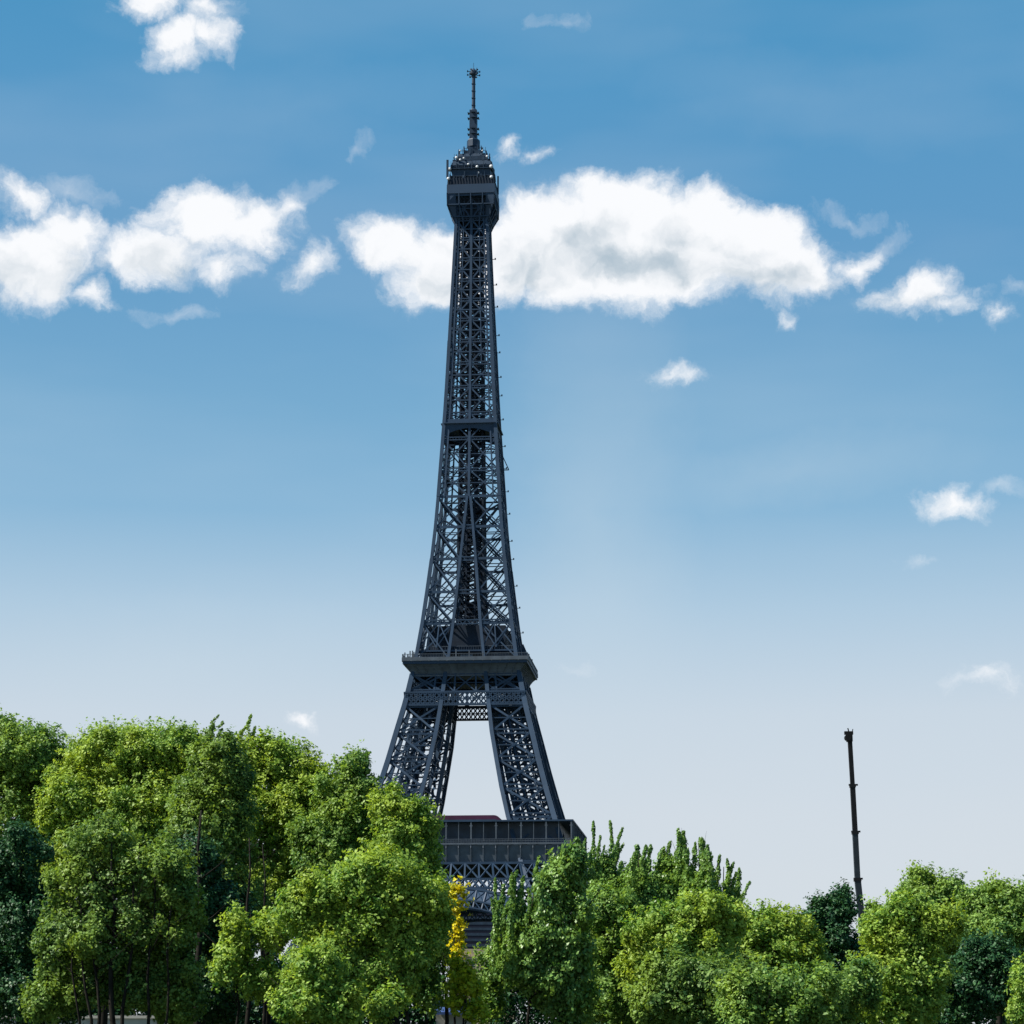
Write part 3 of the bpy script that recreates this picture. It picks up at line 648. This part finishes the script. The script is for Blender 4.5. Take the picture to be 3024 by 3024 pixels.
# ------------------------------------------------------------ trees
def leaves_mesh(name, C, Nn, L, tint, m, parent, label=None, asp=.62, updir=None):
    n = len(C); r = rng.normal(size=(n, 3))
    if updir is not None: r = r * .45 + updir
    a = r - Nn * (r * Nn).sum(1, keepdims=True); a /= np.linalg.norm(a, axis=1, keepdims=True) + 1e-9
    b = np.cross(Nn, a); l = L[:, None]
    V = np.stack([C - a * l * .5, C + b * l * asp * .5 - a * l * .06, C + a * l * .5, C - b * l * asp * .5 - a * l * .06], 1).reshape(-1, 3)
    me = bpy.data.meshes.new(name); me.vertices.add(4 * n); me.vertices.foreach_set('co', V.astype(np.float32).ravel())
    me.loops.add(4 * n); me.loops.foreach_set('vertex_index', np.arange(4 * n, dtype=np.int32))
    me.polygons.add(n); me.polygons.foreach_set('loop_start', np.arange(0, 4 * n, 4, dtype=np.int32))
    try: me.polygons.foreach_set('loop_total', np.full(n, 4, dtype=np.int32))
    except Exception: pass
    at_ = me.attributes.new('tint', 'FLOAT', 'POINT'); at_.data.foreach_set('value', np.repeat(tint, 4).astype(np.float32))
    me.update(calc_edges=True); me.validate()
    o = bpy.data.objects.new(name, me); COL.objects.link(o); me.materials.append(m); o.parent = parent
    if label: o['label'] = label
    return o

def unit(n):
    v = rng.normal(size=(n, 3)); return v / np.linalg.norm(v, axis=1, keepdims=True)

def tree(name, label, cat, D, masses, leaf, trunks, shoots=(), front=0.0, size=.18, dens=1.3, group=None, lobe=.33, seed=None, clump=.30):
    """masses: crown ellipses (px, py, rx, ry) seen from the camera, given real depth; trunks: (px_base, px_top, py_top, radius)"""
    mpp = D / F
    cx = at(sum(t[0] for t in trunks) / len(trunks), 2900, D).x
    root = empty(name, (cx, D, 0)); tag(root, label, cat, group)
    Cs, Ns, Ls, Ts = [], [], [], []
    org = np.array([cx, D, 0])
    for (px, py, rx, ry) in masses:
        rx = rx * 1.05; ry = ry * .93; py = py + ry * .03
        c = np.array(at(px, py, D)); ax = np.array([rx * mpp, max(rx, ry) * mpp * .8 if rx > ry * .5 else rx * mpp, ry * mpp])
        area = 4 * math.pi * (((ax[0]*ax[1])**1.6 + (ax[0]*ax[2])**1.6 + (ax[1]*ax[2])**1.6) / 3) ** (1 / 1.6)
        nl = max(7, int(area / 3.6))
        u = unit(nl * 3); u = u[u[:, 2] > -.75][:nl]; nl = len(u)
        lr = np.clip(min(ax) * lobe, .45, 1.15) * rng.uniform(.5, 1.45, nl)
        lc = c + u * (ax - lr[:, None] * .8) * rng.uniform(.62, 1.16, nl)[:, None]
        ntw = int(area * 28 * dens)
        k = rng.integers(0, nl, ntw); du = unit(ntw); du[:, 2] = np.abs(du[:, 2]) * np.where(rng.random(ntw) < .75, 1, -1)
        out = (u[k] * .8 + du); out /= np.linalg.norm(out, axis=1, keepdims=True)
        knob = 1 + .34 * np.sin(du[:, 0] * 8 + k * 1.3) * np.sin(du[:, 2] * 9 + k * 2.1) + .16 * np.sin(du[:, 1] * 17 + k)
        tw = lc[k] + out * (lr[k] * knob)[:, None] * rng.uniform(.7, 1.12, ntw)[:, None] * np.array([.95, .95, 1.05])
        tuft = rng.random(ntw) < .07; tw = tw + np.where(tuft[:, None], (out * .5 + np.array([0, 0, .7])) * rng.uniform(.15, .6, ntw)[:, None], 0)
        tt = rng.normal(0, .18, nl)[k] + .5 + rng.normal(0, .26, ntw)
        nsp = int(area * 1.1); su = unit(nsp); su[:, 2] = np.abs(su[:, 2]) * np.where(rng.random(nsp) < .85, 1, -1)
        for q in range(4):
            sp_ = c + su * ax * (.90 + .075 * q) + np.array([0, 0, .07 * q]) + rng.normal(0, .06, (nsp, 3))
            tw = np.concatenate([tw, sp_]); out = np.concatenate([out, su]); tt = np.concatenate([tt, rng.normal(.55, .2, nsp)])
        # leaves between the boughs and filling inside
        ns = int(ntw * .16); us_ = unit(ns); us_[:, 2] = np.abs(us_[:, 2]) * np.where(rng.random(ns) < .7, 1, -1)
        wob = .80 + .10 * np.sin(us_[:, 0] * 7 + px) * np.cos(us_[:, 2] * 8 + py) + rng.normal(0, .05, ns)
        tw = np.concatenate([tw, c + us_ * ax * wob[:, None]]); out = np.concatenate([out, us_]); tt = np.concatenate([tt, rng.normal(.5, .2, ns)])
        nf = int(ntw * .3); fi = c + unit(nf) * ax * (rng.uniform(.1, 1, nf)[:, None] ** .5) * .85
        tw = np.concatenate([tw, fi]); out = np.concatenate([out, unit(nf)]); tt = np.concatenate([tt, np.full(nf, .45)])
        per = 7
        P = np.repeat(tw, per, 0) + rng.normal(0, clump * .40, (len(tw) * per, 3)) * np.array([1, 1, .8])
        cn = out * .8 + np.array([0, 0, .45]) + rng.normal(0, .42, (len(tw), 3)); cn /= np.linalg.norm(cn, axis=1, keepdims=True)
        o_ = np.repeat(cn, per, 0) + rng.normal(0, .34, (len(tw) * per, 3))
        Ns.append(o_ / np.linalg.norm(o_, axis=1, keepdims=True)); Cs.append(P); Ls.append(rng.uniform(.5, 1.45, len(P)) * size); Ts.append(np.clip(np.repeat(tt, per) + rng.normal(0, .2, len(P)), 0, 1))
    if leaf == 'poplar':
        ex = []
        for (bx, by, tx, ty, hw) in shoots:
            for _ in range(2):
                o_x = rng.uniform(-22, 22); ex.append((bx + o_x, by + 30, tx + o_x + rng.uniform(-4, 8), ty + rng.uniform(30, 110), hw * rng.uniform(.6, 1.0)))
        shoots = list(shoots) + ex
    for (bx, by, tx, ty, hw) in shoots:
        a = np.array(at(bx, by, D)); b_ = np.array(at(tx, ty, D)); a[1] += rng.uniform(-1.2, 1.2); b_[1] = a[1] + rng.uniform(-.3, .3)
        L = np.linalg.norm(b_ - a); hw = hw * (1.35 if D < 130 else 1.6); n = int(L * 150 * dens * max(.8, hw / 12)); t = rng.uniform(0, 1, n) ** .9
        bend = np.sin(t * math.pi)[:, None] * np.array([.32, 0, 0]) * rng.uniform(-1, .8)
        rad = hw * mpp * (np.clip(1.06 - t, 0, 1) ** .55) * (.55 + .75 * np.abs(np.sin(t * rng.uniform(8, 14) + rng.uniform(0, 6))) * rng.uniform(.6, 1.25, n))
        ang = rng.uniform(0, 2 * math.pi, n); rr = rad * np.sqrt(rng.uniform(.05, 1, n))
        P = a + (b_ - a) * t[:, None] + bend + np.stack([np.cos(ang) * rr, np.sin(ang) * rr, np.zeros(n)], 1)
        o_ = np.stack([np.cos(ang), np.sin(ang), np.full(n, .25)], 1) + rng.normal(0, .5, (n, 3))
        Ns.append(o_ / np.linalg.norm(o_, axis=1, keepdims=True)); Cs.append(P); Ls.append(rng.uniform(.6, 1.2, n) * size * .92); Ts.append(np.clip(rng.normal(.5, .25, n), 0, 1))
    C = np.concatenate(Cs) - org; keep = C[:, 2] > .25
    C = C[keep]; Nn = np.concatenate(Ns)[keep]; L = np.concatenate(Ls)[keep]; Tt = np.concatenate(Ts)[keep]
    leaves_mesh('crown', C, Nn, L, Tt, LV[leaf], root, updir=(np.array([.15, 0, 1.0]) if leaf == 'poplar' else None))
    for (bx, tx, ty, r) in trunks:
        mb = MB(); a = at(bx, 3100, D); a.z = -.1; b_ = at(tx, ty, D); a.y -= front; b_.y -= front * .6; off = Vector((cx, D, 0)); H = b_ - a
        n = 7; P = [a + H * (i / n) + Vector((math.sin(i * 1.7 + bx) * .1, math.cos(i * 1.3 + bx) * .1, 0)) * (i > 0) for i in range(n + 1)]
        mb.tube([p - off for p in P], [r * (1.25 if i == 0 else 1) * (1 - .8 * i / n) for i in range(n + 1)], 8)
        for j in range(10):
            f = random.uniform(.4, .94); p = a + H * f; ph = random.uniform(0, 6.28); ln = random.uniform(1.2, 3.0) * (1.1 - f * .5)
            rad_m = ln if masses and max(m_[2] for m_ in masses) * mpp > 1.6 else ln * .3
            q_ = p + Vector((math.cos(ph) * rad_m, math.sin(ph) * rad_m, ln * random.uniform(.5, 1.1))); mid_ = (p + q_) / 2 + Vector((0, 0, -.12))
            rr = r * (1 - .8 * f) * .45; mb.tube([p - off, mid_ - off, q_ - off], [rr, rr * .7, rr * .25], 5)
        mb.build('trunk', M['bark'], root, True)
    for (bx, by, tx, ty, hw) in shoots:
        pass
    return root

GB = 'leafy trees along the embankment'; GP_ = 'poplars with upright shoots'
# ---- left mass, back row
tree('leafy_tree', 'broad tree with yellow green top at the left edge of the photo', 'tree', 150, [(60,2250,150,120),(130,2250,75,100),(10,2230,110,100),(215,2300,60,110),(30,2420,140,160),(150,2400,90,130),(90,2620,120,160),(40,2820,130,150)], 'green', [(70,70,2350,.28)], group=GB)
tree('leafy_tree', 'wide dome topped sunlit tree, second from the left edge', 'tree', 147, [(300,2255,110,115),(390,2235,120,105),(490,2240,130,105),(560,2255,90,100),(600,2330,70,110),(250,2380,130,130),(430,2420,190,160),(570,2400,110,140),(300,2540,150,120),(480,2560,130,120)], 'lime', [(300,330,2330,.3),(470,470,2330,.2)], group=GB)
tree('leafy_tree', 'tall dusky green tree whose ragged tip breaks the skyline left of centre', 'tree', 134, [(640,2280,75,110),(610,2330,80,90),(680,2290,60,90),(620,2460,120,170),(640,2680,130,190),(600,2880,110,150)], 'olive', [(605,630,2190,.26),(650,660,2350,.15)],
     shoots=[(625,2220,630,2140,13),(640,2200,655,2150,7),(612,2210,606,2160,8),(628,2150,640,2106,6),(640,2150,656,2128,5)], group=GB)
tree('leafy_tree', 'dense tree with bright yellow green shoulder sloping down to the right', 'tree', 141, [(750,2245,70,80),(820,2250,85,80),(880,2290,80,85),(920,2340,50,70),(690,2270,70,90),(960,2400,60,90),(760,2430,140,160),(880,2440,120,150),(800,2650,150,160)], 'lime', [(790,780,2280,.28)],
     shoots=[(722,2200,728,2150,8),(728,2160,744,2112,6),(742,2190,756,2148,6)], group=GB)
tree('leafy_tree', 'dark green tree with a pointed head just left of the tower legs', 'tree', 138, [(1035,2280,50,66),(1060,2340,60,80),(985,2330,60,70),(1040,2420,95,120),(980,2480,110,120),(1010,2620,130,130)], 'green', [(1010,1030,2300,.22)], group=GB)
tree('leafy_tree', 'bright rounded tree overlapping the left leg of the tower', 'tree', 135, [(1150,2400,62,75),(1215,2440,75,85),(1180,2520,100,110),(1225,2560,70,110),(1150,2640,110,110)], 'lime', [(1170,1180,2400,.22)], group=GB)
# ---- left mass, front row
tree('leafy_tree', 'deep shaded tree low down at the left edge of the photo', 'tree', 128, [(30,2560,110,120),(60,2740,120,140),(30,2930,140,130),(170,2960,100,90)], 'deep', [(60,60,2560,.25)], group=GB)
tree('leafy_tree', 'olive multi stemmed tree in front of the wide dome topped tree', 'tree', 120, [(290,2510,110,85),(230,2620,95,110),(370,2630,110,120),(480,2590,90,120),(520,2700,70,120),(290,2770,150,110),(450,2790,110,110),(180,2820,80,110),(250,2920,100,70),(420,2930,110,70),(150,2960,80,70),(530,2975,80,60),(520,2880,70,90)], 'olive',
     [(352,345,2480,.17),(372,420,2520,.12),(318,280,2560,.11),(300,240,2620,.1),(445,470,2540,.1),(500,520,2560,.08),(262,215,2640,.08)], group=GB, dens=1.2, front=1.9)
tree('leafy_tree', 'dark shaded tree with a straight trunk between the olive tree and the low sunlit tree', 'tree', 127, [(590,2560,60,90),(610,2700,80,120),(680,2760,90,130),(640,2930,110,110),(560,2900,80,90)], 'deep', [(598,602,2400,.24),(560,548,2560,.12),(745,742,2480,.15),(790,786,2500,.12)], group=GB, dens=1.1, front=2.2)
tree('leafy_tree', 'slender sunlit tree low between dark trunks', 'tree', 116, [(700,2740,36,60),(690,2830,48,60),(670,2870,40,40),(800,2760,60,60),(760,2900,60,60)], 'lime', [(700,700,2720,.09)], group=GB, dens=1.1)
tree('leafy_tree', 'large low yellow green tree in front of the dark pointed tree', 'tree', 113, [(1130,2590,130,75),(1010,2650,130,80),(900,2700,90,80),(1190,2670,110,90),(1050,2760,140,90),(1180,2800,110,100),(1270,2690,60,90),(960,2850,110,100),(1120,2900,110,90)], 'lime',
     [(1100,1100,2620,.2),(1205,1190,2640,.11),(890,900,2700,.1)], group=GB)
tree('leafy_bush', 'bright lime bush low in front of the large yellow green tree', 'bush', 106, [(960,2860,75,70),(900,2960,90,70),(1000,2970,70,70)], 'lime', [(940,950,2880,.07),(985,990,2880,.06)], group='low bushes')
tree('leafy_bush', 'small lime green bush low down, left of the yellow leaved trees', 'bush', 108, [(1150,2965,44,40),(1120,2985,36,30)], 'lime', [(1150,1150,2960,.05)], group='low bushes')
tree('thin_tree', 'thin tree with a dark straight stem left of the yellow foliage', 'tree', 119, [(1285,2790,52,100),(1270,2930,50,80),(1235,2870,50,90),(1300,2650,30,45)], 'green', [(1317,1312,2640,.13),(1255,1262,2760,.08)], group=GB, dens=1.0)
# ---- yellow tree
tree('yellow_tree', 'narrow tree of bright yellow leaves beside the gap under the arch', 'tree', 116, [(1343,2636,18,15),(1368,2646,13,9),(1340,2662,10,16),(1348,2690,14,15),(1350,2738,17,19),(1358,2778,15,20),(1350,2812,15,18)], 'yellow', [(1336,1342,2650,.07)], group=None, size=.18, lobe=.5, clump=.16)
tree('yellow_tree', 'yellow green bushy tree directly below the bright yellow one', 'tree', 115, [(1350,2850,22,24),(1378,2872,28,24),(1352,2905,26,40),(1392,2915,32,36),(1345,2960,28,26),(1400,2990,34,32)], 'sulphur', [(1375,1372,2830,.08)], size=.18, lobe=.5, clump=.2)
tree('thin_tree', 'small green sapling right of the yellow green bushy tree', 'tree', 125, [(1462,2830,22,40),(1460,2890,40,60),(1440,2980,45,50),(1417,2830,10,24)], 'green', [(1417,1417,2800,.06),(1450,1455,2810,.06)], group=GB, dens=1.0, lobe=.5)
# ---- big dark poplar in the middle
tree('poplar', 'large dense poplar with a pointed top covering the right of the first platform', 'tree', 121, [(1690,2560,40,70),(1660,2620,62,80),(1650,2720,88,110),(1640,2860,105,130),(1560,2820,70,120),(1680,2960,80,90)], 'poplar', [(1660,1680,2500,.26),(1560,1570,2640,.1)],
     shoots=[(1690,2560,1702,2476,17),(1705,2570,1722,2500,12),(1670,2580,1668,2510,13),(1640,2600,1645,2530,13),(1615,2640,1625,2560,12),(1590,2660,1592,2528,7),(1570,2690,1578,2570,9),(1555,2720,1546,2590,9),(1535,2740,1526,2570,11),(1512,2740,1512,2582,11),(1495,2770,1487,2610,10),(1475,2800,1462,2590,7),(1485,2860,1474,2660,12),(1510,2860,1505,2680,20),(1545,2850,1545,2690,22),(1600,2760,1600,2610,22),(1630,2700,1640,2560,20),(1715,2680,1722,2530,14)], group=GP_, size=.2)
# ---- back poplars with separated shoots
def shoots_between(x0, x1, base, tops, hw, lean=12):
    out = []
    for i, t in enumerate(tops):
        x = x0 + (x1 - x0) * (i + .5) / len(tops); out.append((x + random.uniform(-4, 4), base, x + lean + random.uniform(-5, 5), t, hw * random.uniform(.8, 1.25)))
    return out
tree('poplar', 'poplar with thin wispy windblown shoots just right of the first platform', 'tree', 143, [(1780,2660,62,120),(1840,2680,55,110)], 'poplar', [(1780,1785,2520,.13)],
     shoots=[(1745,2600,1752,2424,6),(1765,2600,1772,2470,6),(1785,2620,1803,2420,7),(1795,2600,1838,2446,7),(1805,2620,1842,2490,7),(1775,2640,1780,2520,11),(1750,2640,1742,2520,10),(1820,2640,1838,2540,12),(1735,2620,1728,2480,6),(1760,2640,1760,2540,12),(1800,2640,1812,2520,10),(1850,2660,1858,2560,10)] , group=GP_, size=.19)
tree('poplar', 'poplar with two dark blunt shoots right of the wispy one', 'tree', 141, [(1880,2690,50,120),(1915,2670,42,100)], 'poplar', [(1880,1885,2520,.13)],
     shoots=[(1866,2640,1884,2490,15),(1880,2640,1876,2520,12),(1900,2640,1907,2498,10),(1912,2640,1924,2492,10)], group=GP_, size=.19)
tree('poplar', 'tallest of the background poplars, with one thick square topped shoot', 'tree', 142, [(1965,2670,55,120),(2010,2640,42,110)], 'poplar', [(1990,2005,2460,.15)],
     shoots=[(1950,2620,1962,2500,13),(1968,2620,1980,2484,11),(2000,2640,2000,2450,11),(2012,2640,2018,2454,13),(2006,2640,2008,2470,17)], group=GP_, size=.19)
tree('poplar', 'poplar with a pointed green spire right of the square topped one', 'tree', 141, [(2055,2700,50,120),(2085,2670,40,100)], 'poplar', [(2060,2068,2490,.13)],
     shoots=[(2042,2640,2054,2488,9),(2062,2640,2070,2474,16),(2078,2650,2084,2500,10),(2040,2680,2046,2550,12)], group=GP_, size=.19)
tree('poplar', 'rightmost background poplar, fanned into many thin separate shoots', 'tree', 143, [(2130,2740,60,90),(2170,2760,40,70)], 'poplar', [(2130,2140,2560,.12)],
     shoots=[(2096,2660,2104,2528,8),(2112,2680,2126,2524,9),(2128,2690,2142,2540,8),(2140,2700,2162,2550,9),(2160,2720,2184,2562,10),(2176,2730,2214,2604,8),(2150,2720,2166,2600,11),(2118,2690,2122,2600,12)], group=GP_, size=.19)
# ---- right front row
tree('leafy_tree', 'green tree right beside the big dense poplar, under the wispy shoots', 'tree', 127, [(1800,2690,75,60),(1780,2780,80,90),(1850,2820,90,100),(1800,2940,100,100),(1890,2960,90,90)], 'green', [(1822,1815,2640,.15),(1835,1880,2700,.09)], group=GB, dens=1.2)
tree('leafy_tree', 'broad olive green tree in front of the background poplars', 'tree', 124, [(1930,2750,80,70),(2000,2735,80,65),(2070,2710,90,70),(2130,2740,70,70),(2010,2810,130,90),(1920,2870,90,90),(2110,2820,80,80)], 'lime', [(1985,1980,2700,.16)], group=GB)
tree('leafy_tree', 'shaded low tree under the broad olive green tree', 'tree', 118, [(2030,2890,120,80),(2120,2930,120,100),(1960,2970,110,80),(2050,2990,110,70)], 'olive', [(2050,2050,2840,.14)], group=GB)
tree('leafy_tree', 'light green round topped tree between the poplars and the dark dense tree', 'tree', 130, [(2240,2745,90,72),(2320,2760,85,70),(2180,2770,75,80),(2270,2830,140,90),(2370,2840,80,90),(2300,2920,130,80)], 'lime', [(2260,2260,2700,.18)], group=GB)
tree('leafy_tree', 'small bright tree low in front of the light green round topped tree', 'tree', 112, [(2200,2930,80,60),(2290,2925,85,70),(2240,3000,120,60),(2390,2940,100,80),(2360,3010,110,60)], 'green', [(2250,2250,2880,.1),(2370,2370,2880,.08)], group=GB)
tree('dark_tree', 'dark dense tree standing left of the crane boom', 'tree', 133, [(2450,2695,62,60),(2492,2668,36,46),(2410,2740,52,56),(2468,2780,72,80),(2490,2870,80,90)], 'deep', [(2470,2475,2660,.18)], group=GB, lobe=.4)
tree('leafy_tree', 'brightest lime tree, right of the crane boom', 'tree', 122, [(2660,2710,75,60),(2610,2780,75,70),(2700,2790,95,85),(2780,2730,60,50),(2640,2880,110,90),(2730,2880,85,90),(2600,2970,90,70),(2700,2980,80,70)], 'lime', [(2708,2705,2720,.14)], group=GB)
tree('leafy_tree', 'taller rounded tree behind the brightest lime tree', 'tree', 141, [(2730,2640,72,72),(2800,2650,60,70),(2670,2670,50,50),(2770,2750,110,90),(2590,2730,50,60)], 'green', [(2740,2740,2600,.2)], group=GB)
tree('leafy_tree', 'broad green tree at the right edge of the photo', 'tree', 138, [(2920,2670,90,70),(3010,2670,80,70),(2950,2760,130,90),(3040,2790,80,130),(3020,2920,60,90)], 'green', [(2950,2950,2640,.24)], group=GB)
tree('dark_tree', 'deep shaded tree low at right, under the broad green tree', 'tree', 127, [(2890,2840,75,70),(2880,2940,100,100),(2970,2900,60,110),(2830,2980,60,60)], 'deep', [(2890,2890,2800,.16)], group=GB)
tree('leafy_bush', 'pale green bush in the bottom right corner', 'bush', 112, [(3020,2900,30,60),(3015,2980,36,50)], 'lime', [(3025,3020,2860,.06)], group='low bushes')
tree('leafy_bush', 'green bush low between the dark dense tree and the lime tree', 'bush', 114, [(2480,2950,90,75),(2545,2890,55,60),(2440,2990,80,60)], 'green', [(2500,2500,2900,.07)], group='low bushes')
# hedge closing the view behind the trunks
def hedge(x0p, x1p, D, h, label):
    x0, x1 = at(x0p, 2900, D).x, at(x1p, 2900, D).x; n = int((x1 - x0) * h * 260)
    C = np.stack([rng.uniform(x0, x1, n), rng.normal(D, .5, n), rng.uniform(.1, 1, n) ** .8 * h], 1)
    C[:, 2] *= 1 + .16 * np.sin(C[:, 0] * 1.1) + .1 * np.sin(C[:, 0] * 2.7 + 1)
    N = rng.normal(0, .6, (n, 3)) + np.array([0, -.4, .4]); N /= np.linalg.norm(N, axis=1, keepdims=True)
    r = empty('hedge', ((x0 + x1) / 2, D, 0)); tag(r, label, 'hedge'); C -= np.array([(x0 + x1) / 2, D, 0])
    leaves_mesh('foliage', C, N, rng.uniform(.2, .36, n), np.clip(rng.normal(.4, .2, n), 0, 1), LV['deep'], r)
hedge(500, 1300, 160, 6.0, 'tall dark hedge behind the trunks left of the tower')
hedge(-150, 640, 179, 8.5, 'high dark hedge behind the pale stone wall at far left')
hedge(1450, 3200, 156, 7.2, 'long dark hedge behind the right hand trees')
